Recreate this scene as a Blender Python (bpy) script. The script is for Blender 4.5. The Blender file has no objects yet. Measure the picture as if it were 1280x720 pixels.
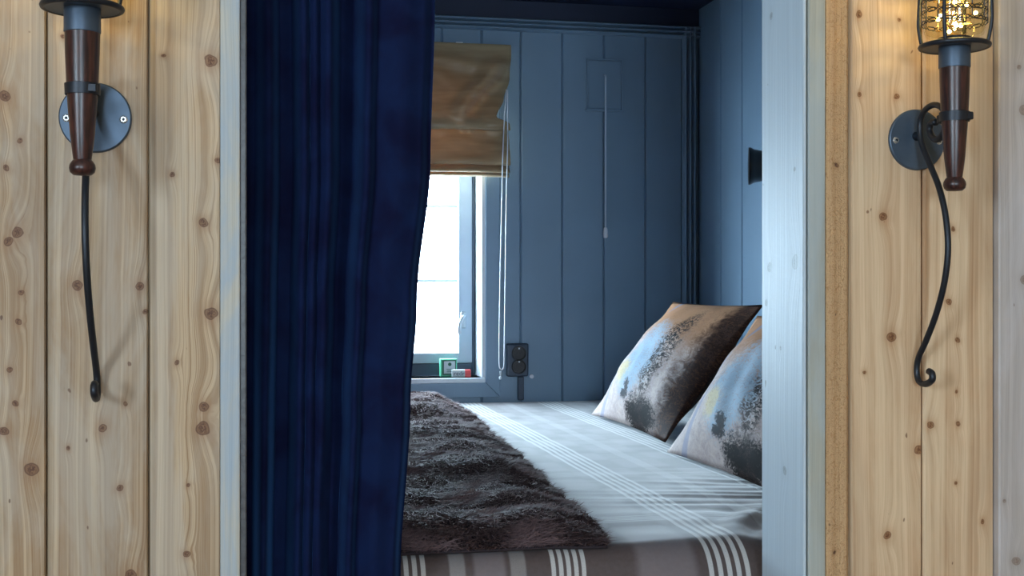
import bpy, bmesh, math, random
import numpy as np
from mathutils import Vector, noise as mnoise

# ------------------------------------------------------------------ camera
FPX = 1535.0                       # focal length in pixels of the 1280 x 720 frame
TH = math.atan(320 / FPX)          # the camera is turned to the right of the wall normal
EYE = 1.10                         # eye height above the floor
ST, CT = math.sin(TH), math.cos(TH)
scene = bpy.context.scene
cam_d = bpy.data.cameras.new('camera')
cam_d.sensor_width = 36.0
cam_d.lens = 36.0 * FPX / 1280.0
cam_d.clip_start = 0.02
cam = bpy.data.objects.new('camera', cam_d)
scene.collection.objects.link(cam)
cam.location = (0, 0, EYE)
cam.rotation_euler = (math.pi / 2, 0, -TH)
scene.camera = cam

# ------------------------------------------------------------------ world, lights, exposure
scene.view_settings.view_transform = 'Standard'
scene.view_settings.look = 'None'
scene.view_settings.gamma = 1.0
scene.view_settings.exposure = 0.0
scene.view_settings.use_curve_mapping = False
scene.cycles.use_denoising = True
scene.cycles.max_bounces = 10
scene.cycles.diffuse_bounces = 6
scene.cycles.transparent_max_bounces = 12
scene.cycles.sample_clamp_indirect = 6.0

SKY_STRENGTH = 40.0
world = bpy.data.worlds.new('overcast_sky')
scene.world = world
world.use_nodes = True
_bg = world.node_tree.nodes['Background']
_bg.inputs['Color'].default_value = (0.64, 0.83, 1.0, 1)
_bg.inputs['Strength'].default_value = SKY_STRENGTH


def area_light(name, loc, rot, sx, sy, power, color=(1, 1, 1), portal=False):
    l = bpy.data.lights.new(name, 'AREA')
    l.shape = 'RECTANGLE'
    l.size, l.size_y = sx, sy
    l.energy = power
    l.color = color
    if portal:
        l.cycles.is_portal = True
    o = bpy.data.objects.new(name, l)
    scene.collection.objects.link(o)
    o.location = loc
    o.rotation_euler = rot
    return o


# unseen openings behind the camera, added and sized for the light; portals guide it
SIDE_LIGHT_HOLE = (-1.22, -0.44, 1.02, 1.70)      # y0, y1, z0, z1 in the left wall
REAR_LIGHT_HOLE = (-0.55, 0.15, 0.98, 1.64)        # x0, x1, z0, z1 in the rear wall
area_light('side_light_hole_portal', (-1.66, (SIDE_LIGHT_HOLE[0] + SIDE_LIGHT_HOLE[1]) / 2, (SIDE_LIGHT_HOLE[2] + SIDE_LIGHT_HOLE[3]) / 2), (math.radians(90), 0, math.radians(-90)),
           SIDE_LIGHT_HOLE[1] - SIDE_LIGHT_HOLE[0], SIDE_LIGHT_HOLE[3] - SIDE_LIGHT_HOLE[2], 1, portal=True)
area_light('rear_light_hole_portal', ((REAR_LIGHT_HOLE[0] + REAR_LIGHT_HOLE[1]) / 2, -2.66, (REAR_LIGHT_HOLE[2] + REAR_LIGHT_HOLE[3]) / 2), (math.radians(90), 0, 0),
           REAR_LIGHT_HOLE[1] - REAR_LIGHT_HOLE[0], REAR_LIGHT_HOLE[3] - REAR_LIGHT_HOLE[2], 1, portal=True)

# ------------------------------------------------------------------ pixel helpers (rays from the eye)


def ray(px, py):
    u, v = (px - 640) / FPX, (360 - py) / FPX
    return Vector((ST + u * CT, CT - u * ST, v))


def at_y(px, py, Y):
    r = ray(px, py)
    k = Y / r.y
    return Vector((r.x * k, Y, EYE + r.z * k))


def at_x(px, py, X):
    r = ray(px, py)
    k = X / r.x
    return Vector((X, r.y * k, EYE + r.z * k))


def at_z(px, py, Z):
    r = ray(px, py)
    k = (Z - EYE) / r.z
    return Vector((r.x * k, r.y * k, Z))


YF = 1.35      # face of the panelled wall
YB = 3.50      # back wall of the sleeping alcove
XR = 1.302     # right wall of the alcove
XL = -0.74     # left wall of the alcove
ZC = 1.936     # alcove ceiling
BED = 0.77     # top of the bedding


def lin(c):
    out = []
    for v in c[:3]:
        v = v / 255.0
        out.append(v / 12.92 if v <= 0.04045 else ((v + 0.055) / 1.055) ** 2.4)
    return (*out, 1.0)


# ------------------------------------------------------------------ node helper
class NT:
    def __init__(self, name):
        m = bpy.data.materials.new(name)
        m.use_nodes = True
        self.m = m
        self.t = m.node_tree
        self.bsdf = self.t.nodes['Principled BSDF']
        self.out = self.t.nodes['Material Output']

    def n(self, typ, **kw):
        nd = self.t.nodes.new(typ)
        for k, v in kw.items():
            setattr(nd, k, v)
        return nd

    def put(self, sock, v):
        if isinstance(v, bpy.types.NodeSocket):
            self.t.links.new(v, sock)
        else:
            sock.default_value = v

    def math(self, op, a, b=None, c=None, clamp=False):
        nd = self.n('ShaderNodeMath', operation=op, use_clamp=clamp)
        for i, v in enumerate((a, b, c)):
            if v is not None:
                self.put(nd.inputs[i], v)
        return nd.outputs[0]

    def mix(self, f, a, b, mode='MIX'):
        nd = self.n('ShaderNodeMix', data_type='RGBA', blend_type=mode)
        self.put(nd.inputs[0], f)
        self.put(nd.inputs[6], a)
        self.put(nd.inputs[7], b)
        return nd.outputs[2]

    def smooth(self, v, lo, hi, a=0.0, b=1.0):
        nd = self.n('ShaderNodeMapRange', interpolation_type='SMOOTHSTEP')
        self.put(nd.inputs[0], v)
        for i, x in enumerate((lo, hi, a, b)):
            nd.inputs[i + 1].default_value = x
        return nd.outputs[0]

    def noise(self, vec, scale, detail=3, rough=0.5, dist=0.0):
        nd = self.n('ShaderNodeTexNoise')
        self.put(nd.inputs['Vector'], vec)
        nd.inputs['Scale'].default_value = scale
        nd.inputs['Detail'].default_value = detail
        nd.inputs['Roughness'].default_value = rough
        nd.inputs['Distortion'].default_value = dist
        return nd.outputs[0]

    def comb(self, x, y, z):
        nd = self.n('ShaderNodeCombineXYZ')
        for i, v in enumerate((x, y, z)):
            self.put(nd.inputs[i], v)
        return nd.outputs[0]

    def pos(self):
        g = self.n('ShaderNodeNewGeometry')
        s = self.n('ShaderNodeSeparateXYZ')
        self.t.links.new(g.outputs['Position'], s.inputs[0])
        return g.outputs['Position'], s.outputs[0], s.outputs[1], s.outputs[2]

    def objco(self):
        g = self.n('ShaderNodeTexCoord')
        return g.outputs['Object']

    def uv(self):
        g = self.n('ShaderNodeUVMap')
        s = self.n('ShaderNodeSeparateXYZ')
        self.t.links.new(g.outputs[0], s.inputs[0])
        return s.outputs[0], s.outputs[1]

    def bump(self, h, strength=0.3, dist=0.002):
        b = self.n('ShaderNodeBump')
        b.inputs['Strength'].default_value = strength
        b.inputs['Distance'].default_value = dist
        self.put(b.inputs['Height'], h)
        self.t.links.new(b.outputs[0], self.bsdf.inputs['Normal'])
        return b

    def set(self, **kw):
        for k, v in kw.items():
            self.put(self.bsdf.inputs[k.replace('_', ' ')], v)


def simple_mat(name, rgb, rough=0.5, metal=0.0, var=0.12, scale=40, bump=0.0, spec=0.5, **kw):
    t = NT(name)
    nz = t.noise(t.objco(), scale, 4, 0.6)
    c = lin(rgb)
    dark = (c[0] * (1 - var), c[1] * (1 - var), c[2] * (1 - var), 1)
    lite = (min(1, c[0] * (1 + var)), min(1, c[1] * (1 + var)), min(1, c[2] * (1 + var)), 1)
    t.set(Base_Color=t.mix(nz, dark, lite), Roughness=rough, Metallic=metal)
    t.bsdf.inputs['Specular IOR Level'].default_value = spec
    for k, v in kw.items():
        t.bsdf.inputs[k.replace('_', ' ')].default_value = v
    if bump:
        t.bump(nz, bump, 0.002)
    return t.m


# a node group for one knot in a board: where the grain bends, the dark core and the stained halo
kg = bpy.data.node_groups.new('pine_knot', 'ShaderNodeTree')
for nm in ('x', 'z', 'kx', 'kz', 'r'):
    kg.interface.new_socket(nm, in_out='INPUT', socket_type='NodeSocketFloat')
for nm in ('core', 'halo', 'bend'):
    kg.interface.new_socket(nm, in_out='OUTPUT', socket_type='NodeSocketFloat')
_gi = kg.nodes.new('NodeGroupInput')
_go = kg.nodes.new('NodeGroupOutput')


def _gm(op, a, b=None):
    nd = kg.nodes.new('ShaderNodeMath')
    nd.operation = op
    for i, v in enumerate((a, b)):
        if v is None:
            continue
        if isinstance(v, (int, float)):
            nd.inputs[i].default_value = v
        else:
            kg.links.new(v, nd.inputs[i])
    return nd.outputs[0]


_dx = _gm('DIVIDE', _gm('SUBTRACT', _gi.outputs[0], _gi.outputs[2]), _gi.outputs[4])
_dz = _gm('DIVIDE', _gm('SUBTRACT', _gi.outputs[1], _gi.outputs[3]), _gi.outputs[4])
_dx2, _dz2 = _gm('MULTIPLY', _dx, _dx), _gm('MULTIPLY', _dz, _dz)
_d2 = _gm('ADD', _dx2, _dz2)
_mr = kg.nodes.new('ShaderNodeMapRange')
_mr.interpolation_type = 'SMOOTHSTEP'
kg.links.new(_d2, _mr.inputs[0])
for _i, _v in enumerate((0.55, 1.25, 1.0, 0.0)):
    _mr.inputs[_i + 1].default_value = _v
kg.links.new(_mr.outputs[0], _go.inputs[0])
kg.links.new(_gm('EXPONENT', _gm('MULTIPLY', _gm('ADD', _gm('MULTIPLY', _dx2, 0.30), _gm('MULTIPLY', _dz2, 0.20)), -1.0)), _go.inputs[1])
kg.links.new(_gm('EXPONENT', _gm('MULTIPLY', _gm('ADD', _gm('MULTIPLY', _dx2, 0.16), _gm('MULTIPLY', _dz2, 0.03)), -1.0)), _go.inputs[2])


def wood_mat(name, light, dark, stain, knots=(), seed=0.0, ring=230.0, contrast=0.5, stain_amt=0.55, axis='x',
             rough=0.55, core=(84, 54, 42), halo=(140, 100, 66), wash=None, wash_amt=0.0, bumpy=0.15, stipple=0.0, knot_amt=1.0):
    t = NT(name)
    P, X, Y, Z = t.pos()
    A = X if axis == 'x' else Y
    lowv = t.comb(t.math('MULTIPLY', A, 7.0), seed, t.math('MULTIPLY', Z, 1.3))
    wob = t.math('SUBTRACT', t.noise(lowv, 1.0, 2, 0.5), 0.5)
    xx = t.math('MULTIPLY_ADD', wob, 0.030, A)
    jv = t.comb(t.math('MULTIPLY', A, 60.0), seed + 3.0, t.math('MULTIPLY', Z, 60.0))
    jit = t.math('SUBTRACT', t.noise(jv, 1.0, 2, 0.5), 0.5)
    kxx = t.math('MULTIPLY_ADD', jit, 0.007, A)
    kzz = t.math('MULTIPLY_ADD', jit, -0.006, Z)
    cores, halos, bends, inner = 0.0, 0.0, 0.0, 0.0
    for (kx, kz, r) in knots:
        g = t.n('ShaderNodeGroup')
        g.node_tree = kg
        t.put(g.inputs[0], kxx)
        t.put(g.inputs[1], kzz)
        g.inputs[2].default_value = kx
        g.inputs[3].default_value = kz
        g.inputs[4].default_value = r
        cores = t.math('MAXIMUM', g.outputs[0], cores)
        halos = t.math('MAXIMUM', g.outputs[1], halos)
        inner = t.math('MAXIMUM', t.smooth(g.outputs[1], 0.80, 0.97), inner)
        bends = t.math('MULTIPLY_ADD', g.outputs[2], r * 1.6, bends)
    f = t.math('ADD', xx, bends)
    # early and late wood: uneven bands that follow the bent grain
    band = t.noise(t.comb(t.math('MULTIPLY', f, ring), seed, t.math('MULTIPLY', Z, 0.35)), 1.0, 2, 0.55)
    band = t.smooth(band, 0.36, 0.66)
    fib = t.noise(t.comb(t.math('MULTIPLY', f, 900.0), seed + 7, t.math('MULTIPLY', Z, 9.0)), 1.0, 3, 0.6)
    big = t.noise(t.comb(t.math('MULTIPLY', A, 9.0), seed + 11, t.math('MULTIPLY', Z, 2.2)), 1.0, 4, 0.6, 0.4)
    big = t.smooth(big, 0.40, 0.72)
    c = t.mix(t.math('MULTIPLY', band, contrast), lin(light), lin(dark))
    c = t.mix(t.math('MULTIPLY', t.smooth(fib, 0.42, 0.70), 0.36), c, lin(dark))
    line = t.noise(t.comb(t.math('MULTIPLY', f, ring * 2.6), seed + 5, t.math('MULTIPLY', Z, 0.5)), 1.0, 1, 0.5)
    c = t.mix(t.math('MULTIPLY', t.smooth(line, 0.56, 0.72), contrast * 0.95), c, lin(dark))
    c = t.mix(t.math('MULTIPLY', big, stain_amt), c, lin(stain))
    if wash is not None:
        w = t.noise(t.comb(t.math('MULTIPLY', A, 16.0), seed + 21, t.math('MULTIPLY', Z, 3.5)), 1.0, 5, 0.65, 0.6)
        c = t.mix(t.math('MULTIPLY', t.smooth(w, 0.38, 0.62), wash_amt), c, lin(wash))
    speck = t.noise(t.comb(t.math('MULTIPLY', A, 130.0), seed + 31, t.math('MULTIPLY', Z, 75.0)), 1.0, 1, 0.3)
    c = t.mix(t.smooth(speck, 0.80, 0.84, 0.0, 0.7), c, lin(core))
    if knots:
        rimn = t.noise(t.comb(t.math('MULTIPLY', A, 500.0), seed + 41, t.math('MULTIPLY', Z, 500.0)), 1.0, 2, 0.6)
        c = t.mix(t.math('MULTIPLY', halos, 0.60 * knot_amt), c, lin(halo))
        mid = tuple((a_ + b_) / 2 for a_, b_ in zip(lin(core), lin(halo)))
        c = t.mix(t.math('MULTIPLY', cores, 0.80 * knot_amt), c, mid)
        rim = t.math('MULTIPLY', t.math('MULTIPLY', cores, t.math('SUBTRACT', 1.0, cores)), 3.2)
        c = t.mix(t.math('MULTIPLY', rim, knot_amt), c, lin(core))
        c = t.mix(t.math('MULTIPLY', inner, t.math('MULTIPLY', t.smooth(rimn, 0.35, 0.6), knot_amt)), c, lin(core))
    t.set(Base_Color=c, Roughness=rough)
    t.bsdf.inputs['Specular IOR Level'].default_value = 0.25
    h = t.math('MULTIPLY_ADD', fib, 0.4, t.math('MULTIPLY', band, 0.6))
    if stipple:
        s = t.noise(P, 300, 2, 0.6, 1.2)
        h = t.math('MULTIPLY_ADD', s, 3.0 * stipple, h)
        c = t.mix(t.smooth(s, 0.52, 0.68, 0.0, 0.75), c, lin(dark))
        t.set(Base_Color=c)
        bumpy = 0.9
    t.bump(h, bumpy, 0.0015)
    return t.m


# ------------------------------------------------------------------ mesh helpers
COL = scene.collection


def link(o, parent=None):
    COL.objects.link(o)
    if parent is not None:
        o.parent = parent
    return o


def mesh_obj(name, bm, mat, parent=None, smooth=False, loc=None):
    me = bpy.data.meshes.new(name)
    bmesh.ops.recalc_face_normals(bm, faces=bm.faces)
    bm.to_mesh(me)
    bm.free()
    if smooth:
        me.shade_smooth()
    if mat:
        me.materials.append(mat)
    o = bpy.data.objects.new(name, me)
    if loc:
        o.location = loc
    return link(o, parent)


def tag(o, label, cat, group=None, kind=None):
    if label:
        o['label'] = label
    if cat:
        o['category'] = cat
    if group:
        o['group'] = group
    if kind:
        o['kind'] = kind
    return o


def empty(name, loc):
    o = bpy.data.objects.new(name, None)
    o.location = loc
    o.empty_display_size = 0.05
    return link(o)


def bm_box(bm, x0, x1, y0, y1, z0, z1, bev=0.0, seg=2):
    r = bmesh.ops.create_cube(bm, size=1.0)
    vs = r['verts']
    for v in vs:
        v.co = Vector(((x0 + x1) / 2 + v.co.x * (x1 - x0), (y0 + y1) / 2 + v.co.y * (y1 - y0), (z0 + z1) / 2 + v.co.z * (z1 - z0)))
    if bev:
        es = list({e for v in vs for e in v.link_edges})
        bmesh.ops.bevel(bm, geom=es, offset=bev, segments=seg, profile=0.5, affect='EDGES')
    return bm


def box_obj(name, x0, x1, y0, y1, z0, z1, mat, parent=None, bev=0.0, seg=2, smooth=False):
    bm = bmesh.new()
    bm_box(bm, x0, x1, y0, y1, z0, z1, bev, seg)
    return mesh_obj(name, bm, mat, parent, smooth)


def structure(o):
    o['kind'] = 'structure'
    return o


def bm_tube(bm, pts, r, sides=10, caps=True, closed=False, flat=1.0):
    pts = [Vector(p) for p in pts]
    n = len(pts)
    rr = r if isinstance(r, (list, tuple)) else [r] * n
    rings = []
    prev = None
    for i, p in enumerate(pts):
        a = pts[i - 1] if (i > 0 or closed) else p
        b = pts[(i + 1) % n] if (i < n - 1 or closed) else p
        t = (b - a).normalized()
        if prev is None:
            ref = Vector((1, 0, 0)) if abs(t.x) < 0.9 else Vector((0, 1, 0))
        else:
            ref = prev
        u = (ref - t * ref.dot(t))
        if u.length < 1e-6:
            u = Vector((0, 0, 1)) - t * t.z
        u.normalize()
        prev = u
        w = t.cross(u)
        rings.append([bm.verts.new(p + (u * math.cos(2 * math.pi * k / sides) * flat + w * math.sin(2 * math.pi * k / sides)) * rr[i]) for k in range(sides)])
    m = n if closed else n - 1
    for i in range(m):
        A, B = rings[i], rings[(i + 1) % n]
        for k in range(sides):
            bm.faces.new((A[k], A[(k + 1) % sides], B[(k + 1) % sides], B[k]))
    if caps and not closed:
        bm.faces.new(rings[0][::-1])
        bm.faces.new(rings[-1])
    return bm


def smooth_path(ctrl, sub=6):
    pts = [Vector(p) for p in ctrl]
    out = []
    for i in range(len(pts) - 1):
        p0, p1, p2, p3 = pts[max(i - 1, 0)], pts[i], pts[i + 1], pts[min(i + 2, len(pts) - 1)]
        for k in range(sub):
            t = k / sub
            out.append(0.5 * ((2 * p1) + (p2 - p0) * t + (2 * p0 - 5 * p1 + 4 * p2 - p3) * t * t + (3 * p1 - p0 - 3 * p2 + p3) * t ** 3))
    out.append(pts[-1])
    return out


def bm_lathe(bm, prof, center=(0, 0, 0), seg=40, axis='z', close=True):
    cx, cy, cz = center
    rings = []
    for (r, h) in prof:
        ring = []
        for k in range(seg):
            a = 2 * math.pi * k / seg
            if axis == 'z':
                co = (cx + r * math.cos(a), cy + r * math.sin(a), cz + h)
            elif axis == 'y':
                co = (cx + r * math.cos(a), cy + h, cz + r * math.sin(a))
            else:
                co = (cx + h, cy + r * math.cos(a), cz + r * math.sin(a))
            ring.append(bm.verts.new(co))
        rings.append(ring)
    for A, B in zip(rings[:-1], rings[1:]):
        for k in range(seg):
            bm.faces.new((A[k], A[(k + 1) % seg], B[(k + 1) % seg], B[k]))
    if close:
        if prof[0][0] > 1e-5:
            bm.faces.new(rings[0][::-1])
        if prof[-1][0] > 1e-5:
            bm.faces.new(rings[-1])
    bmesh.ops.remove_doubles(bm, verts=bm.verts, dist=1e-6)
    return bm


def lathe_obj(name, prof, mat, parent=None, center=(0, 0, 0), seg=40, axis='z', smooth=True, close=True):
    bm = bmesh.new()
    bm_lathe(bm, prof, center, seg, axis, close)
    o = mesh_obj(name, bm, mat, parent, smooth)
    if smooth:
        auto_smooth(o, 40)
    return o


def auto_smooth(o, deg=40):
    me = o.data
    bm = bmesh.new()
    bm.from_mesh(me)
    lim = math.radians(deg)
    for e in bm.edges:
        if len(e.link_faces) == 2 and e.calc_face_angle(0) > lim:
            e.smooth = False
    bm.to_mesh(me)
    bm.free()


def grid_obj(name, fn, nu, nv, mat, parent=None, uvfn=None, loc=None, close_u=False):
    """fn(i/nu, j/nv) -> point; a smooth quad sheet"""
    vs, fs, uvs = [], [], []
    for j in range(nv + 1):
        for i in range(nu + 1):
            vs.append(tuple(fn(i / nu, j / nv)))
            uvs.append(uvfn(i / nu, j / nv) if uvfn else (i / nu, j / nv))
    for j in range(nv):
        for i in range(nu):
            a = j * (nu + 1) + i
            fs.append((a, a + 1, a + nu + 2, a + nu + 1))
    me = bpy.data.meshes.new(name)
    me.from_pydata(vs, [], fs)
    ul = me.uv_layers.new(name='UVMap')
    li = np.zeros(len(me.loops), dtype=np.int32)
    me.loops.foreach_get('vertex_index', li)
    ua = np.array(uvs, dtype=np.float32)[li]
    ul.data.foreach_set('uv', ua.ravel())
    me.shade_smooth()
    me.materials.append(mat)
    o = bpy.data.objects.new(name, me)
    if loc:
        o.location = loc
    return link(o, parent)


def solidify(o, th, offset=0.0):
    m = o.modifiers.new('thickness', 'SOLIDIFY')
    m.thickness = th
    m.offset = offset
    return o


def nz(x, y, z=0.0):
    return mnoise.noise(Vector((x, y, z)))


def interp(x, xs, ys):
    if x <= xs[0]:
        return ys[0]
    for i in range(len(xs) - 1):
        if x <= xs[i + 1]:
            t = (x - xs[i]) / (xs[i + 1] - xs[i])
            t = t * t * (3 - 2 * t)
            return ys[i] * (1 - t) + ys[i + 1] * t
    return ys[-1]


# ------------------------------------------------------------------ materials
PINE_L, PINE_D, PINE_S = (198, 174, 142), (132, 98, 64), (140, 122, 104)
PINR_L, PINR_D, PINR_S = (222, 193, 158), (170, 126, 86), (172, 146, 118)


def K(px, py, r):
    p = at_y(px, py, YF)
    return (p.x, p.z, r * 0.00072)


KN = {
    'A': [(6, 120, 7), (11, 302, 7), (22, 291, 8), (40, 587, 9), (25, 176, 4), (8, 210, 4), (27, 366, 4), (23, 402, 4), (12, 462, 4), (20, 505, 4), (6, 540, 6)],
    'B': [(97, 357, 7), (175, 358, 6), (128, 535, 6), (163, 719, 8), (85, 560, 3), (157, 505, 3), (150, 610, 5), (182, 390, 4), (78, 45, 3)],
    'C': [(263, 76, 9), (255, 279, 6), (264, 392, 9), (255, 509, 7), (253, 535, 10), (236, 607, 3), (221, 453, 4), (215, 218, 4), (272, 200, 4), (234, 693, 5), (205, 70, 3)],
    'D': [(1073, 17, 6), (1074, 118, 4), (1120, 120, 5), (1104, 271, 7), (1114, 421, 8), (1110, 670, 7), (1148, 562, 8), (1124, 25, 3), (1080, 465, 3)],
    'E': [(1192, 287, 4), (1186, 377, 5), (1197, 425, 4), (1163, 531, 6), (1198, 530, 4), (1195, 604, 3), (1228, 652, 4), (1196, 490, 3)],
    'F': [(1268, 86, 4), (1274, 140, 8), (1275, 350, 8), (1264, 699, 7), (1250, 625, 3)],
    'R': [(1045, 207, 3), (1042, 690, 3)],
}


def knots(k):
    return [K(*a) for a in KN[k]]


M = {}
for k, s in (('A', 1.3), ('B', 4.7), ('C', 8.1)):
    M['pine' + k] = wood_mat('pine_board_' + k.lower(), PINE_L, PINE_D, PINE_S, knots(k), s, ring=210 if k != 'C' else 170,
                             contrast=0.62, stain_amt=0.55, wash=(190, 184, 172), wash_amt=0.42, knot_amt=0.85)
for k, s in (('D', 12.4), ('E', 15.9)):
    M['pine' + k] = wood_mat('pine_board_' + k.lower(), PINR_L, PINR_D, PINR_S, knots(k), s, ring=120, contrast=0.5, stain_amt=0.45,
                             wash=(226, 204, 170), wash_amt=0.35, core=(98, 58, 36), halo=(164, 114, 70), knot_amt=0.85)
M['pineX'] = wood_mat('pine_board_plain', PINE_L, PINE_D, PINE_S, [], 30.2, contrast=0.6)
M['rough'] = wood_mat('rough_sawn_pine', (206, 170, 128), (168, 126, 84), (184, 146, 104), knots('R'), 19.3, ring=90, contrast=0.35, stain_amt=0.3, stipple=0.5)
M['post'] = wood_mat('greywashed_post', (190, 182, 176), (160, 150, 144), (170, 160, 152), knots('F'), 23.7, ring=130, contrast=0.4, stain_amt=0.3,
                     core=(130, 112, 100), halo=(150, 138, 128), wash=(200, 196, 198), wash_amt=0.5, knot_amt=0.8)
M['trimL'] = wood_mat('bluewashed_trim', (196, 190, 174), (158, 152, 136), (150, 164, 176), [], 27.1, ring=150, contrast=0.4, stain_amt=0.5,
                      wash=(152, 172, 190), wash_amt=0.75)
M['trimR'] = wood_mat('greenwashed_trim', (190, 188, 172), (148, 146, 134), (140, 148, 150), [], 29.1, ring=110, contrast=0.6, stain_amt=0.5,
                      wash=(170, 182, 186), wash_amt=0.6)
_jk = []
for (a, b, r) in ((994, 328, 6), (962, 334, 4), (993, 212, 2), (976, 435, 2), (981, 588, 4), (964, 20, 3), (958, 378, 3)):
    p = at_x(a, b, 0.632)
    _jk.append((p.y, p.z, r * 0.0014))
M['jamb'] = wood_mat('pale_painted_jamb', (190, 203, 212), (172, 186, 196), (176, 190, 202), _jk, 33.3, ring=260, contrast=0.4, stain_amt=0.4, axis='y',
                     core=(104, 108, 110), halo=(164, 174, 182), rough=0.5, knot_amt=0.45)
M['stop'] = simple_mat('dark_scuffed_stop', (92, 94, 98), 0.35, 0.0, 0.55, 120, 0.4)

# blue paint over boards
def paint_mat(name, rgb, rough=0.42):
    t = NT(name)
    P, X, Y, Z = t.pos()
    g = t.noise(t.comb(t.math('MULTIPLY', X, 220.0), t.math('MULTIPLY', Y, 220.0), t.math('MULTIPLY', Z, 6.0)), 1.0, 3, 0.6)
    b = t.noise(P, 5, 3, 0.5)
    c = lin(rgb)
    c1 = tuple(v * 0.88 for v in c[:3]) + (1,)
    c2 = tuple(v * 1.12 for v in c[:3]) + (1,)
    t.set(Base_Color=t.mix(b, c1, c2), Roughness=rough)
    t.bump(g, 0.18, 0.0012)
    return t.m


M['blue'] = paint_mat('blue_grey_paint', (122, 146, 167))
M['blue_dark'] = paint_mat('dark_blue_ceiling_paint', (30, 40, 66), 0.6)
M['blue_frame'] = paint_mat('dark_slate_window_frame_paint', (58, 74, 92), 0.5)
M['white'] = simple_mat('white_window_paint', (226, 232, 238), 0.35, 0, 0.04)
M['sash'] = simple_mat('pale_grey_sash_paint', (176, 190, 204), 0.4, 0, 0.05)
M['iron'] = simple_mat('blackened_iron', (40, 44, 51), 0.42, 0.5, 0.25, 60, 0.12)
M['plate'] = simple_mat('blue_black_steel_plate', (80, 95, 112), 0.45, 0.6, 0.25, 45, 0.08)
M['screw'] = simple_mat('zinc_screw', (205, 210, 212), 0.25, 0.8, 0.05)
M['screw_hole'] = simple_mat('dark_screw_socket', (40, 44, 48), 0.5, 0.3, 0.05)
M['silver'] = simple_mat('satin_metal', (180, 188, 196), 0.28, 0.9, 0.05)
M['black'] = simple_mat('black_plastic', (14, 16, 22), 0.32, 0, 0.1)
M['socket'] = simple_mat('slate_socket_plastic', (52, 64, 80), 0.4, 0, 0.1)
M['cord'] = simple_mat('white_cord', (225, 226, 232), 0.6, 0, 0.05)
M['wall_room'] = wood_mat('room_pine_panelling', (205, 177, 140), (176, 140, 98), (170, 140, 110), [], 41.0, contrast=0.4)
M['floor'] = wood_mat('room_floor_boards', (150, 118, 84), (120, 88, 58), (128, 98, 70), [], 44.0, contrast=0.4)
M['ceil'] = simple_mat('white_room_ceiling', (214, 208, 198), 0.8, 0, 0.03)
M['bedwood'] = wood_mat('bed_base_wood', (150, 118, 84), (120, 88, 58), (128, 98, 70), [], 47.0)
M['mattress'] = simple_mat('white_ticking', (200, 200, 205), 0.9, 0, 0.03)

# turned handle: dark red-brown varnished wood
t = NT('dark_varnished_handle_wood')
oc = t.objco()
s = t.n('ShaderNodeSeparateXYZ')
t.t.links.new(oc, s.inputs[0])
g = t.noise(t.comb(t.math('MULTIPLY', s.outputs[0], 320.0), t.math('MULTIPLY', s.outputs[1], 320.0), t.math('MULTIPLY', s.outputs[2], 26.0)), 1.0, 3, 0.6)
t.set(Base_Color=t.mix(t.smooth(g, 0.35, 0.7), lin((38, 22, 22)), lin((74, 41, 36))), Roughness=0.33)
t.bump(g, 0.1, 0.001)
M['handle'] = t.m

# glass
def glass_mat(name, tint, ior=1.45):
    t = NT(name)
    nt = t.t
    tr = t.n('ShaderNodeBsdfTransparent')
    gl = t.n('ShaderNodeBsdfGlossy')
    fr = t.n('ShaderNodeLayerWeight')
    mx = t.n('ShaderNodeMixShader')
    fac = t.math('MULTIPLY_ADD', t.math('POWER', fr.outputs['Facing'], 4.0), 0.35, 0.03)
    v = t.noise(t.objco(), 12, 2)
    t.put(tr.inputs[0], t.mix(v, tint, tuple(min(1, c * 1.02) for c in tint[:3]) + (1,)))
    gl.inputs['Roughness'].default_value = 0.03
    nt.links.new(fac, mx.inputs[0])
    nt.links.new(tr.outputs[0], mx.inputs[1])
    nt.links.new(gl.outputs[0], mx.inputs[2])
    nt.links.new(mx.outputs[0], t.out.inputs[0])
    return t.m


M['pane'] = glass_mat('window_glass', (0.96, 0.985, 0.98, 1))
M['jar'] = glass_mat('amber_tinted_jar_glass', (0.99, 0.965, 0.87, 1))

t = NT('warm_led')
t.set(Base_Color=(1, 0.8, 0.3, 1))
t.bsdf.inputs['Emission Color'].default_value = (1.0, 0.74, 0.22, 1)
t.bsdf.inputs['Emission Strength'].default_value = 45.0
M['led'] = t.m
M['copper'] = simple_mat('copper_wire', (150, 110, 50), 0.3, 0.8)

# navy velvet
t = NT('navy_velvet')
P, X, Y, Z = t.pos()
n1 = t.noise(P, 14, 4, 0.6, 0.5)
n2 = t.noise(t.comb(t.math('MULTIPLY', X, 400.0), t.math('MULTIPLY', Y, 400.0), t.math('MULTIPLY', Z, 200.0)), 1.0, 2)
t.set(Base_Color=t.mix(t.smooth(n1, 0.3, 0.7), lin((9, 13, 44)), lin((14, 29, 64))), Roughness=0.85)
t.bsdf.inputs['Sheen Weight'].default_value = 0.75
t.bsdf.inputs['Sheen Roughness'].default_value = 0.35
t.bsdf.inputs['Sheen Tint'].default_value = lin((60, 110, 170))
t.bsdf.inputs['Specular IOR Level'].default_value = 0.1
t.bump(n2, 0.15, 0.0008)
M['velvet'] = t.m

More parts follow.
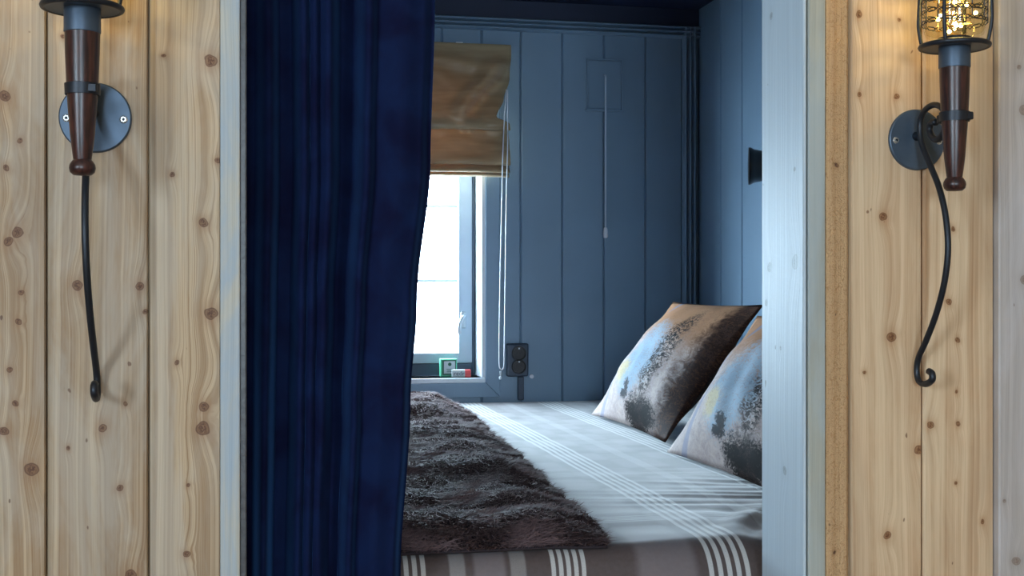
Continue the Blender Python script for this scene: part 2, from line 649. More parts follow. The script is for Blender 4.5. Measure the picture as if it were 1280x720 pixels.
# golden satin blind, lets some daylight through
t = NT('golden_brown_satin')
P, X, Y, Z = t.pos()
n1 = t.noise(t.comb(t.math('MULTIPLY', X, 5.0), t.math('MULTIPLY', Y, 5.0), t.math('MULTIPLY', Z, 34.0)), 1.0, 3, 0.5, 0.3)
cc = t.mix(t.smooth(n1, 0.3, 0.7), lin((146, 124, 92)), lin((182, 160, 124)))
t.set(Base_Color=cc, Roughness=0.33)
t.bsdf.inputs['Sheen Weight'].default_value = 0.4
tl = t.n('ShaderNodeBsdfTranslucent')
tl.inputs[0].default_value = lin((232, 166, 92))
mx = t.n('ShaderNodeMixShader')
mx.inputs[0].default_value = 0.085
t.t.links.new(t.bsdf.outputs[0], mx.inputs[1])
t.t.links.new(tl.outputs[0], mx.inputs[2])
t.t.links.new(mx.outputs[0], t.out.inputs[0])
t.bump(n1, 0.25, 0.004)
M['satin'] = t.m

# striped blanket: U = metres across the bed front, V = metres along the drape
t = NT('taupe_striped_blanket')
U, V = t.uv()


def stripes(t, coord, items):
    acc = 0.0
    for (c, hw) in items:
        d = t.math('ABSOLUTE', t.math('SUBTRACT', coord, c))
        acc = t.math('MAXIMUM', t.smooth(d, hw * 0.8, hw * 1.15, 1.0, 0.0), acc)
    return acc


lines = [(0.17 + 0.0105 * i, 0.0030) for i in range(4)]
lines += [(0.366 + 0.0098 * i, 0.0029) for i in range(5)]
lines += [(0.574 + 0.0125 * i, 0.0034) for i in range(5)]
lines += [(0.80 + 0.0125 * i, 0.0034) for i in range(5)]
lines += [(-0.04 + 0.0105 * i, 0.0030) for i in range(5)]
wide = [(0.244, 0.010), (0.321, 0.010), (0.705, 0.012), (0.10, 0.010), (0.93, 0.02), (1.06, 0.02)]
crossl = [(0.52 + 0.42 * k + 0.0125 * i, 0.0032) for k in range(5) for i in range(4)]
crossw = [(0.33 + 0.21 * k, 0.052) for k in range(8)]
wv = t.noise(t.comb(t.math('MULTIPLY', U, 700.0), t.math('MULTIPLY', V, 700.0), 0.0), 1.0, 2, 0.7)
hair = t.noise(t.comb(t.math('MULTIPLY', U, 160.0), t.math('MULTIPLY', V, 160.0), 3.0), 1.0, 3, 0.7)
la = t.math('MULTIPLY', stripes(t, U, lines), 0.72)
wa = t.math('MULTIPLY', stripes(t, U, wide), 0.22)
cl = t.math('MULTIPLY', stripes(t, V, crossl), 0.22)
checks = stripes(t, U, [(0.515, 0.040), (0.705, 0.045), (0.90, 0.035), (1.05, 0.05), (0.285, 0.02), (0.10, 0.04)])
cw = t.math('MULTIPLY', t.math('ABSOLUTE', t.math('SUBTRACT', stripes(t, V, crossw), checks)), 0.50)
m_ = t.math('MAXIMUM', la, t.math('MAXIMUM', wa, cl))
base = t.mix(t.math('ADD', cw, t.math('MULTIPLY', hair, 0.25)), lin((74, 61, 58)), lin((132, 122, 124)))
c = t.mix(t.math('MULTIPLY', m_, t.smooth(wv, 0.2, 0.55, 0.65, 1.0)), base, lin((214, 212, 210)))
t.set(Base_Color=c, Roughness=0.48)
t.bsdf.inputs['Sheen Weight'].default_value = 0.65
t.bsdf.inputs['Sheen Roughness'].default_value = 0.3
t.bsdf.inputs['Specular IOR Level'].default_value = 0.3
t.bump(wv, 0.2, 0.0006)
M['blanket'] = t.m

# fur
t = NT('brown_faux_fur')
U, V = t.uv()
P, X, Y, Z = t.pos()
n1 = t.noise(P, 9, 3, 0.6)
c = t.mix(t.smooth(V, 0.0, 1.0), lin((36, 26, 31)), lin((132, 106, 106)))
c = t.mix(t.math('MULTIPLY', t.smooth(n1, 0.4, 0.7), 0.5), c, lin((46, 36, 43)))
c = t.mix(t.math('MULTIPLY', U, 0.22), c, lin((160, 138, 136)))
t.set(Base_Color=c, Roughness=0.75)
t.bsdf.inputs['Specular IOR Level'].default_value = 0.12
t.bsdf.inputs['Sheen Weight'].default_value = 0.0
M['fur'] = t.m
M['fleece'] = simple_mat('brown_fleece_backing', (46, 36, 41), 0.9, 0, 0.2)

# printed cushion cover
t = NT('printed_landscape_cushion')
U, V = t.uv()
uvv = t.comb(U, V, 0.0)
nA = t.noise(uvv, 5, 5, 0.65, 0.6)
nB = t.noise(uvv, 16, 5, 0.7, 1.0)
nC = t.noise(uvv, 34, 4, 0.7, 2.0)
off = t.math('MULTIPLY_ADD', nA, 0.5, -0.25)
offB = t.math('MULTIPLY_ADD', nB, 0.36, -0.18)
uw, vw = t.math('ADD', U, off), t.math('ADD', V, offB)


def blob(cu, cv, ru, rv, soft=0.6):
    du = t.math('DIVIDE', t.math('SUBTRACT', t.math('ADD', U, t.math('MULTIPLY', offB, 0.5)), cu), ru)
    dv = t.math('DIVIDE', t.math('SUBTRACT', t.math('ADD', V, t.math('MULTIPLY', off, 0.35)), cv), rv)
    d = t.math('ADD', t.math('MULTIPLY', du, du), t.math('MULTIPLY', dv, dv))
    d = t.math('ADD', d, t.math('MULTIPLY_ADD', nC, 3.0, -1.5))
    return t.smooth(d, 1.0 - soft, 1.0 + soft, 1.0, 0.0)


c = t.mix(t.smooth(nB, 0.3, 0.7), lin((196, 180, 174)), lin((172, 156, 154)))
c = t.mix(t.math('MULTIPLY', t.smooth(t.math('ADD', vw, t.math('MULTIPLY', U, 0.15)), 0.52, 0.86), 0.95), c, lin((184, 136, 102)))
c = t.mix(t.math('MULTIPLY', blob(0.46, 0.42, 0.17, 0.26), 0.8), c, lin((140, 170, 192)))
c = t.mix(t.math('MULTIPLY', blob(0.34, 0.32, 0.07, 0.09), 0.75), c, lin((200, 178, 128)))
c = t.mix(t.math('MULTIPLY', t.smooth(nC, 0.52, 0.66), t.math('MULTIPLY', t.smooth(V, 0.1, 0.5, 0.35, 0.75), 0.8)), c, lin((150, 116, 96)))
c = t.mix(t.math('MULTIPLY', t.smooth(t.math('ADD', U, t.math('MULTIPLY', offB, 0.6)), 0.79, 0.90), 0.97), c, lin((52, 38, 36)))
c = t.mix(t.math('MULTIPLY', t.smooth(nC, 0.5, 0.62), t.math('MULTIPLY', t.smooth(U, 0.72, 0.9), 0.5)), c, lin((120, 84, 62)))
c = t.mix(t.math('MULTIPLY', blob(0.68, 0.08, 0.17, 0.11, 0.5), 0.985), c, lin((22, 20, 21)))
c = t.mix(t.math('MULTIPLY', blob(0.66, 0.50, 0.08, 0.40, 0.5), t.smooth(nC, 0.40, 0.56)), c, lin((34, 38, 42)))
c = t.mix(t.math('MULTIPLY', blob(0.47, 0.20, 0.04, 0.08, 0.5), 0.9), c, lin((40, 36, 36)))
twig = t.math('ABSOLUTE', t.math('SUBTRACT', nC, 0.5))
c = t.mix(t.math('MULTIPLY', t.smooth(twig, 0.0, 0.03, 1.0, 0.0), t.math('MULTIPLY', t.smooth(nA, 0.5, 0.6), 0.6)), c, lin((120, 92, 84)))
sd = t.math('ABSOLUTE', t.math('SUBTRACT', U, 0.16))
c = t.mix(t.smooth(sd, 0.020, 0.032, 0.75, 0.0), c, lin((142, 144, 164)))
t.set(Base_Color=c, Roughness=0.62)
t.bsdf.inputs['Specular IOR Level'].default_value = 0.02
t.bsdf.inputs['Sheen Weight'].default_value = 0.0
t.bump(nB, 0.1, 0.003)
M['cushion'] = t.m

# ------------------------------------------------------------------ the room around the camera
RX0, RX1, RY0, ZTOP = -1.60, 2.30, -2.60, 2.35
structure(box_obj('floor', RX0 - 0.1, RX1 + 0.1, RY0 - 0.1, 3.75, -0.06, 0.0, M['floor']))
structure(box_obj('ceiling', RX0 - 0.1, RX1 + 0.1, RY0 - 0.1, 3.75, ZTOP, ZTOP + 0.08, M['ceil']))


def wall_with_hole(name, plane, c0, c1, a0, a1, h, mat):
    """plane 'x' or 'y'; c0..c1 thickness, a0..a1 extent, h = (b0, b1, z0, z1) hole"""
    bm = bmesh.new()
    parts = [(a0, h[0], 0, ZTOP), (h[1], a1, 0, ZTOP), (h[0], h[1], 0, h[2]), (h[0], h[1], h[3], ZTOP)]
    for (p, q, z0, z1) in parts:
        if plane == 'x':
            bm_box(bm, c0, c1, p, q, z0, z1)
        else:
            bm_box(bm, p, q, c0, c1, z0, z1)
    return structure(mesh_obj(name, bm, mat))


wall_with_hole('wall_left', 'x', RX0 - 0.1, RX0, RY0, YF + 0.03, SIDE_LIGHT_HOLE, M['wall_room'])
wall_with_hole('wall_rear', 'y', RY0 - 0.1, RY0, RX0 - 0.1, RX1 + 0.1, REAR_LIGHT_HOLE, M['wall_room'])
structure(box_obj('wall_right', RX1, RX1 + 0.1, RY0, YF + 0.03, 0, ZTOP, M['wall_room']))

# ------------------------------------------------------------------ panelled front wall
OPL = at_y(300, 360, YF).x          # left side of the opening
OPR = 0.632                         # right side of the opening
OPT = 1.95                          # head of the opening, above the frame
wf = structure(box_obj('wall_front', RX0, OPL - 0.004, YF + 0.012, YF + 0.05, 0, ZTOP, M['pineX']))
bm = bmesh.new()
bm.from_mesh(wf.data)
bm_box(bm, OPR + 0.004, RX1, YF + 0.012, YF + 0.05, 0, ZTOP)
bm_box(bm, OPL - 0.004, OPR + 0.004, YF + 0.012, YF + 0.05, OPT, ZTOP)
bm.to_mesh(wf.data)
bm.free()


def board(x0, x1, z0, z1, y0, th, mat, parent, chl=0.0055, chr=0.0012, depth=0.004, name='board'):
    """vertical board, face at y0 towards the room, chamfered long edges"""
    prof = [(x0, y0 + th), (x0, y0 + depth), (x0 + chl, y0), (x1 - chr, y0), (x1, y0 + depth * 0.6), (x1, y0 + th)]
    bm = bmesh.new()
    lo = [bm.verts.new((x, y, z0)) for x, y in prof]
    hi = [bm.verts.new((x, y, z1)) for x, y in prof]
    n = len(prof)
    for i in range(n):
        bm.faces.new((lo[i], lo[(i + 1) % n], hi[(i + 1) % n], hi[i]))
    bm.faces.new(lo)
    bm.faces.new(hi[::-1])
    return mesh_obj(name, bm, mat, parent)


def fx(px):
    return at_y(px, 360, YF).x


G = 0.0012
xA = fx(58)
bw = fx(186) - fx(58)
board(fx(58) - bw, xA - G, 0, ZTOP, YF, 0.012, M['pineA'], wf)
board(xA + G, fx(186) - G, 0, ZTOP, YF, 0.012, M['pineB'], wf)
board(fx(186) + G, fx(275), 0, ZTOP, YF, 0.012, M['pineC'], wf, chr=0.0004)
x = fx(58) - bw
k = 0
while x > RX0 + 0.01:
    board(max(RX0, x - bw), x - 2 * G, 0, ZTOP, YF, 0.012, M['pineX'], wf)
    x -= bw
board(fx(1064), fx(1153.5) - G, 0, ZTOP, YF, 0.012, M['pineD'], wf, chl=0.0015, chr=0.0015)
board(fx(1153.5) + G, fx(1242), 0, ZTOP, YF, 0.012, M['pineE'], wf, chl=0.003, chr=0.0012)
x = fx(1242) + 0.0945
bw2 = fx(1242) - fx(1153)
while x < RX1 - 0.01:
    board(x + 2 * G, min(RX1, x + bw2), 0, ZTOP, YF, 0.012, M['pineX'], wf)
    x += bw2
# boards above the opening
x = OPL
while x < OPR - 0.01:
    board(x + G, min(OPR, x + bw) - G, OPT + 0.03, ZTOP, YF, 0.012, M['pineX'], wf)
    x += bw

# posts and trims that frame the opening
structure(board(fx(1243.0), fx(1243) + 0.094, 0, ZTOP, YF - 0.010, 0.022, M['post'], None, 0.002, 0.002, 0.002, name='trim_1'))
structure(board(fx(1031), fx(1060), 0, ZTOP, YF - 0.002, 0.014, M['rough'], None, 0.001, 0.003, 0.003, name='trim_2'))
structure(board(fx(1061.2), fx(1063.2), 0, ZTOP, YF + 0.001, 0.011, M['pineX'], None, 0.0006, 0.0006, 0.001, name='trim_3'))
structure(board(fx(1009.5), fx(1030.6), 0, ZTOP, YF - 0.003, 0.015, M['trimR'], None, 0.0015, 0.001, 0.002, name='trim_4'))
structure(board(fx(275.4), OPL - 0.0002, 0, ZTOP, YF - 0.003, 0.015, M['trimL'], None, 0.0006, 0.001, 0.001, name='trim_5'))
# jambs: right one shows its inner face, left one is seen edge on
structure(box_obj('trim_6', OPR, fx(1007.5), YF - 0.002, 1.47, 0, OPT, M['jamb'], None, 0.0018, 2))
structure(box_obj('trim_7', OPL - 0.02, OPL - 0.0006, YF + 0.013, 1.47, 0, OPT, M['trimL'], None, 0.001, 1))
structure(box_obj('trim_8', OPL - 0.001, at_y(308.3, 360, 1.375).x, YF + 0.012, 1.395, 0, OPT, M['stop'], None, 0.0015, 2))
structure(box_obj('trim_9', OPL - 0.02, OPR + 0.02, YF - 0.002, 1.47, OPT, OPT + 0.03, M['jamb'], None, 0.001, 1))

# ------------------------------------------------------------------ sleeping alcove shell
wb = structure(box_obj('wall_back', XL, XR, YB + 0.012, YB + 0.012 + 0.001, 0.0, 0.001, M['blue']))   # boards are added below
XW1 = at_y(602, 360, YB).x
ZW0 = at_y(602, 472, YB).z
ZW1 = at_y(602, 92, YB).z
bs = at_y(651, 360, YB).x - XW1
XW0 = XW1 - 8 * bs
bm = bmesh.new()
for (a, b, z0, z1) in ((XL - 0.08, XW0, 0, ZTOP), (XW1, XR + 0.08, 0, ZTOP), (XW0, XW1, 0, ZW0), (XW0, XW1, ZW1, ZTOP)):
    bm_box(bm, a, b, YB + 0.010, YB + 0.09, z0, z1)
bm.to_mesh(wb.data)
bm.free()


def blue_board(x0, x1, z0, z1, parent):
    return board(x0 + 0.0008, x1 - 0.0008, z0, z1, YB, 0.010, M['blue'], parent, 0.004, 0.004, 0.005)


edges = [XW1 - bs * i for i in range(12, -1, -1)]
edges = [e for e in edges if e > XL + 0.02]
edges = [XL] + edges
for px in (651, 703, 755, 807, 853):
    edges.append(at_y(px, 360, YB).x)
edges.append(XR)
for a, b in zip(edges[:-1], edges[1:]):
    if a >= XW0 - 1e-4 and b <= XW1 + 1e-4:
        blue_board(a, b, 0, ZW0, wb)
        blue_board(a, b, ZW1, ZC, wb)
    else:
        blue_board(a, b, 0, ZC, wb)

wr = structure(box_obj('wall_alcove_right', XR + 0.010, XR + 0.09, YF + 0.05, YB + 0.01, 0, ZTOP, M['blue']))


def side_board(y0, y1, X, sgn, parent):
    d, ch, th = 0.005, 0.004, 0.010
    y0 += 0.0008
    y1 -= 0.0008
    prof = [(X + sgn * th, y0), (X + sgn * d, y0), (X, y0 + ch), (X, y1 - ch), (X + sgn * d, y1), (X + sgn * th, y1)]
    bm = bmesh.new()
    lo = [bm.verts.new((p, q, 0)) for p, q in prof]
    hi = [bm.verts.new((p, q, ZC)) for p, q in prof]
    for i in range(6):
        bm.faces.new((lo[i], lo[(i + 1) % 6], hi[(i + 1) % 6], hi[i]))
    bm.faces.new(lo)
    bm.faces.new(hi[::-1])
    return mesh_obj('board', bm, M['blue'], parent)


ye = [YB, at_x(901, 300, XR).y, at_x(927.5, 300, XR).y]
while ye[-1] > YF + 0.2:
    ye.append(ye[-1] - (ye[1] - ye[2]))
ye.append(YF + 0.05)
for a, b in zip(ye[1:], ye[:-1]):
    side_board(a, b, XR, 1, wr)
wl = structure(box_obj('wall_alcove_left', XL - 0.09, XL - 0.010, YF + 0.05, YB + 0.01, 0, ZTOP, M['blue']))
y = YF + 0.05
while y < YB - 0.02:
    side_board(y, min(YB, y + 0.125), XL, -1, wl)
    y += 0.125
structure(box_obj('ceiling_alcove', XL - 0.09, XR + 0.09, YF + 0.05, YB + 0.09, ZC, ZC + 0.05, M['blue_dark']))


# mouldings: cornice along the back wall top and a fluted batten in the corner
def extrude_profile(name, prof, p0, p1, axis, mat, kind=True):
    bm = bmesh.new()
    A, B = [], []
    for (a, b) in prof:
        if axis == 'x':
            A.append(bm.verts.new((p0, a, b)))
            B.append(bm.verts.new((p1, a, b)))
        else:
            A.append(bm.verts.new((a, b, p0)))
            B.append(bm.verts.new((a, b, p1)))
    n = len(prof)
    for i in range(n):
        bm.faces.new((A[i], A[(i + 1) % n], B[(i + 1) % n], B[i]))
    bm.faces.new(A)
    bm.faces.new(B[::-1])
    o = mesh_obj(name, bm, mat)
    return structure(o) if kind else o


def flutes(a0, a1, n, base, proud):
    """half-round ridges between a0 and a1"""
    pts = []
    w = (a1 - a0) / n
    for i in range(n):
        for k in range(7):
            f = k / 6
            pts.append((a0 + w * (i + f), base - proud * (0.25 + 0.75 * math.sin(math.pi * f))))
    return pts


zc0 = at_y(700, 42, YB).z
zc1 = at_y(700, 26, YB).z
pr = [(y, z) for z, y in flutes(zc0, zc1, 3, YB, 0.022)]
extrude_profile('trim_10', [(YB, zc0)] + pr + [(YB, zc1)], XL, XR, 'x', M['blue'])
# plain frieze board between the cornice and the ceiling
structure(box_obj('trim_11', XL, XR, YB - 0.006, YB, zc1, ZC, M['blue_dark'], None, 0.001, 1))
xc0 = at_y(852, 300, YB).x
xc1 = at_y(869, 300, YB).x
pr = [(x, y) for x, y in flutes(xc0, xc1, 3, YB, 0.022)]
extrude_profile('trim_12', [(xc0, YB)] + pr + [(xc1, YB)], 0.0, zc1 - 0.004, 'z', M['blue'])

# ------------------------------------------------------------------ window in the back wall
YW = YB + 0.10
win = structure(empty('window_1', ((XW0 + XW1) / 2, YB, ZW0)))
wloc = win.location


def wbox(name, x0, x1, y0, y1, z0, z1, mat, parent=win, bev=0.0015):
    o = box_obj(name, x0 - wloc.x, x1 - wloc.x, y0 - wloc.y, y1 - wloc.y, z0 - wloc.z, z1 - wloc.z, mat, None, bev, 1)
    o.parent = parent
    return o


wbox('reveal_board', XW1 - 0.001, XW1 + 0.012, YB - 0.004, YW + 0.06, ZW0, ZW1, M['white'])
wbox('reveal_board', XW0 - 0.012, XW0 + 0.001, YB - 0.004, YW + 0.06, ZW0, ZW1, M['white'])
wbox('reveal_board', XW0, XW1, YB - 0.004, YW + 0.06, ZW1 - 0.001, ZW1 + 0.012, M['white'])
wbox('window_sill', XW0 - 0.01, XW1 + 0.010, YB - 0.008, YW + 0.06, ZW0 - 0.014, ZW0, M['white'])
# outer frame (dark), sash (pale), pane, glazing bars
fr_r = at_y(590, 360, YW).x
fr_b = at_y(570, 454, YW).z
fr_l = XW0 + (XW1 - fr_r)
fr_t = ZW1 - 0.02
xin = XW1 - 0.001
wbox('outer_frame', fr_r, xin, YW, YW + 0.05, ZW0, ZW1, M['blue_frame'])
wbox('outer_frame', XW0 + 0.001, fr_l, YW, YW + 0.05, ZW0, ZW1, M['blue_frame'])
wbox('outer_frame', fr_l, fr_r, YW, YW + 0.05, ZW0, fr_b, M['blue_frame'])
wbox('outer_frame', fr_l, fr_r, YW, YW + 0.05, fr_t, ZW1, M['blue_frame'])
gl_r = at_y(573, 360, YW).x
gl_b = at_y(560, 441, YW).z
gl_l = fr_l + (fr_r - gl_r)
gl_t = fr_t - 0.045
ys0, ys1 = YW - 0.006, YW + 0.04
wbox('sash_stile', gl_r, fr_r - 0.001, ys0, ys1, fr_b + 0.001, fr_t - 0.001, M['sash'])
wbox('sash_stile', fr_l + 0.001, gl_l, ys0, ys1, fr_b + 0.001, fr_t - 0.001, M['sash'])
wbox('sash_rail', gl_l, gl_r, ys0, ys1, fr_b + 0.001, gl_b, M['sash'])
wbox('sash_rail', gl_l, gl_r, ys0, ys1, gl_t, fr_t - 0.001, M['sash'])
wbox('pane', gl_l, gl_r, YW + 0.018, YW + 0.021, gl_b, gl_t, M['pane'], bev=0)
for py in (258, 351, 165):
    zb = at_y(545, py, YW + 0.03).z
    wbox('glazing_bar', gl_l, gl_r, YW + 0.022, YW + 0.036, zb - 0.005, zb + 0.005, M['white'])
# casement handle
hp = at_y(579, 402, ys0)
bm = bmesh.new()
bm_box(bm, hp.x - 0.008, hp.x + 0.008, ys0 - 0.006, ys0, hp.z - 0.02, hp.z + 0.03, 0.003, 2)
bm_tube(bm, smooth_path([(hp.x, ys0 - 0.004, hp.z + 0.012), (hp.x, ys0 - 0.026, hp.z + 0.016), (hp.x - 0.008, ys0 - 0.032, hp.z + 0.010), (hp.x - 0.016, ys0 - 0.032, hp.z - 0.010), (hp.x - 0.016, ys0 - 0.03, hp.z - 0.035)], 5), 0.006, 8)
o = mesh_obj('window_handle', bm, M['silver'], None, True)
auto_smooth(o, 50)
o.parent = win
o.matrix_parent_inverse.identity()
o.location = -wloc
# casing boards around the window, mitred at the corner
cw = at_y(620, 360, YB).x - XW1
yc0, yc1 = YB - 0.009, YB


def casing(pts, name='casing_board'):
    bm = bmesh.new()
    f = [bm.verts.new((x - wloc.x, yc0 - wloc.y, z - wloc.z)) for x, z in pts]
    b = [bm.verts.new((x - wloc.x, yc1 - wloc.y, z - wloc.z)) for x, z in pts]
    bm.faces.new(f)
    bm.faces.new(b[::-1])
    for i in range(4):
        bm.faces.new((f[i], f[(i + 1) % 4], b[(i + 1) % 4], b[i]))
    bmesh.ops.bevel(bm, geom=list(bm.edges), offset=0.0012, segments=1, affect='EDGES')
    o = mesh_obj(name, bm, M['blue'])
    o.parent = win
    return o


g = 0.0006
zi0, zi1, xi0, xi1 = ZW0 - 0.014, ZW1 + 0.012, XW0 - 0.012, XW1 + 0.010
casing([(xi1, zi0 + g), (xi1 + cw, zi0 - cw + g), (xi1 + cw, zi1 + cw - g), (xi1, zi1 - g)])
casing([(xi0, zi0 + g), (xi0 - cw, zi0 - cw + g), (xi0 - cw, zi1 + cw - g), (xi0, zi1 - g)])
casing([(xi0 + g, zi0), (xi1 - g, zi0), (xi1 + cw - g, zi0 - cw), (xi0 - cw + g, zi0 - cw)])
casing([(xi0 + g, zi1), (xi1 - g, zi1), (xi1 + cw - g, zi1 + cw), (xi0 - cw + g, zi1 + cw)])
area_light('alcove_window_portal', ((XW0 + XW1) / 2, YW + 0.07, (ZW0 + ZW1) / 2), (math.radians(-90), 0, 0), XW1 - XW0, ZW1 - ZW0, 1, portal=True)

# ------------------------------------------------------------------ bed
bx0, bx1 = XL + 0.01, XR - 0.012
bed = empty('built_in_bed', ((bx0 + bx1) / 2, 2.5, 0))
tag(bed, 'wide built-in bed filling the blue alcove under the striped blanket', 'bed')
o = box_obj('bed_base', bx0, bx1, 1.545, YB - 0.02, 0.0, 0.46, M['bedwood'], None, 0.004, 1)
o.parent = bed
o.location = -bed.location
o = box_obj('mattress', bx0, bx1, 1.535, YB - 0.02, 0.46, 0.745, M['mattress'], None, 0.04, 4, True)
o.parent = bed
o.location = -bed.location


# blanket: runs from the back wall over the mattress and down its front
def wrinkle(x, y):
    w = 0.003 * nz(x * 2.2, y * 2.2, 1.0) + 0.0012 * nz(x * 5, y * 16, 4.0)
    k = math.exp(-((x - 0.86) / 0.24) ** 2 - ((y - 1.80) / 0.24) ** 2)
    yy = y + 0.30 * (x - 0.7) + 0.02 * nz(x * 5, y * 5, 6.0)
    w += k * 0.0034 * (1 - 2 * abs(nz(x * 2.5, yy * 24, 7.0)))
    k2 = math.exp(-((x - 0.77) / 0.09) ** 2 - ((y - 1.57) / 0.10) ** 2)
    w += k2 * 0.020 * math.sin((x * 1.0 - 0.55 * y) * 78 + 2 * nz(x * 6, y * 6, 1.0))
    return w


S_BACK, S_FLAT = YB - 0.02, 1.60


def blanket_pt(x, s):
    """s metres from the back edge"""
    R = interp(x, (0.45, 0.62, 0.80), (0.035, 0.060, 0.080))
    yfront = interp(x, (0.40, 0.62, 0.9), (1.497, 1.490, 1.482))
    flat = S_BACK - (yfront + R)
    if s <= flat:
        y = S_BACK - s
        return Vector((x, y, BED + wrinkle(x, y)))
    a = (s - flat) / R
    if a <= math.pi / 2:
        y = yfront + R - R * math.sin(a)
        z = BED - R + R * math.cos(a)
        f = math.cos(a)
        w = wrinkle(x, y)
        return Vector((x, y - w * (1 - f) * 0.3, z + w * f))
    d = s - flat - R * math.pi / 2
    return Vector((x, yfront + 0.004 * math.sin(x * 40 + 2 * nz(x * 3, 1, 0)) * min(1, d * 8), BED - R - d))


S_TOT = 2.25
bl = grid_obj('blanket', lambda u, v: blanket_pt(bx0 + (bx1 - bx0) * u, S_TOT * v), 230, 330, M['blanket'],
              uvfn=lambda u, v: (bx0 + (bx1 - bx0) * u, S_TOT * v))
solidify(bl, 0.005, 1)
tag(bl, 'taupe woven blanket with pale stripes spread over the bed', 'blanket')


# fur throw
TH_X0, TH_Y1 = -0.40, 3.36


def throw_edge(y):
    return interp(y, (1.50, 1.87, 2.4, 3.0, 3.36), (0.440, 0.462, 0.490, 0.530, 0.535)) + 0.010 * nz(y * 6, 3.3, 0)


def throw_h(x, y):
    e = throw_edge(y) - x
    lump = 0.020 + 0.020 * nz(x * 1.7, y * 6.5, 9.0) + 0.010 * nz(x * 4.0, y * 13.0, 2.0)
    g_ = min(1.0, max(0.0, (y - 1.52) / 0.16))
    lump = 0.020 + (lump - 0.020) * g_
    lump += 0.022 * math.exp(-((y - 3.24) / 0.10) ** 2)
    f = min(1.0, max(0.0, e / 0.09))
    fb = min(1.0, max(0.0, (TH_Y1 - y) / 0.06))
    f = f * f * (3 - 2 * f) * fb * min(1.0, max(0.0, (y - 1.50) / 0.07))
    return 0.007 + max(0.004, lump) * f


def throw_pt(u, v):
    # v: 0 at the back, 1 at the front; the last stretch bends over the bed edge
    s = (TH_Y1 - 1.512) * v
    y = TH_Y1 - s
    x = TH_X0 + (throw_edge(max(y, 1.50)) - TH_X0) * u
    b = blanket_pt(x, S_BACK - y)
    b0, b1 = blanket_pt(x, S_BACK - y - 0.004), blanket_pt(x, S_BACK - y + 0.004)
    tg = (b1 - b0).normalized()
    nn = Vector((0, tg.z, -tg.y))
    return b + nn * throw_h(x, y)


th = grid_obj('fur_throw', throw_pt, 120, 240, M['fleece'])
solidify(th, 0.004, 1)
tag(th, 'shaggy brown faux fur throw spread over the striped blanket', 'throw')

rng = np.random.default_rng(4)
NF = 150000
NU, NV = 120, 240
tab = np.array([[tuple(throw_pt(i / NU, j / NV)) for i in range(NU + 1)] for j in range(NV + 1)])
uu = rng.random(NF)
uu = np.where(rng.random(NF) < 0.80, 0.40 + 0.60 * uu, uu)      # the part past the curtain is the one that shows
ee = rng.random(NF) < 0.05
uu = np.where(ee, 1.0 - 0.03 * rng.random(NF), uu)
vv = rng.random(NF)
ef = rng.random(NF) < 0.05
vv = np.where(ef, 1.0 - 0.02 * rng.random(NF), vv)
fi, fj = uu * NU, vv * NV
i0, j0 = np.minimum(fi.astype(int), NU - 1), np.minimum(fj.astype(int), NV - 1)
a, b = (fi - i0)[:, None], (fj - j0)[:, None]
root = tab[j0, i0] * (1 - a) * (1 - b) + tab[j0, i0 + 1] * a * (1 - b) + tab[j0 + 1, i0] * (1 - a) * b + tab[j0 + 1, i0 + 1] * a * b
du = tab[j0, i0 + 1] - tab[j0, i0]
dv = tab[j0 + 1, i0] - tab[j0, i0]
nrm = np.cross(du, -dv)
nrm /= np.linalg.norm(nrm, axis=1)[:, None] + 1e-9
nrm *= np.sign(nrm[:, 2:3] + 1e-9)
# clumped comb direction
cl = np.sin(root[:, 0] * 37 + 3 * np.sin(root[:, 1] * 21)) + np.sin(root[:, 1] * 55 + 2 * np.sin(root[:, 0] * 29))
ang = -0.9 + 0.9 * cl + rng.normal(0, 0.45, NF)
comb = np.stack([np.cos(ang), np.sin(ang), np.zeros(NF)], 1)
L = (0.017 * (0.7 + 0.6 * rng.random(NF)))[:, None]
L = np.where(ef[:, None], L * 0.6, L)
mid = root + (nrm * 0.75 + comb * 0.45) * L * 0.55
tip = mid + (nrm * 0.10 + comb * 0.95 + rng.normal(0, 0.15, (NF, 3))) * L * 0.6
side = np.cross(comb, nrm)
side /= np.linalg.norm(side, axis=1)[:, None] + 1e-9
w = 0.0011
verts = np.stack([root - side * w, root + side * w, mid - side * w * 0.8, mid + side * w * 0.8, tip], 1).reshape(-1, 3)
base = np.arange(NF)[:, None] * 5
loops = np.concatenate([base + np.array([[0, 1, 3, 2]]), base + np.array([[2, 3, 4]])], 1).ravel()
me = bpy.data.meshes.new('fur')
me.vertices.add(NF * 5)
me.vertices.foreach_set('co', verts.astype(np.float32).ravel())
me.loops.add(NF * 7)
me.loops.foreach_set('vertex_index', loops.astype(np.int32))
me.polygons.add(NF * 2)
ls = (np.arange(NF)[:, None] * 7 + np.array([[0, 4]])).ravel()
me.polygons.foreach_set('loop_start', ls.astype(np.int32))
rnd = rng.random(NF)
tv = np.tile(np.array([0, 0, 0.5, 0.5, 0.5, 0.5, 1.0]), NF)
uvf = np.stack([np.repeat(rnd, 7), tv], 1).astype(np.float32)
ul = me.uv_layers.new(name='UVMap')
me.update(calc_edges=True)
ul = me.uv_layers[0]
ul.data.foreach_set('uv', uvf.ravel())
me.materials.append(M['fur'])
me.validate()
fo = bpy.data.objects.new('fur', me)
link(fo, th)
fo['kind'] = 'stuff'


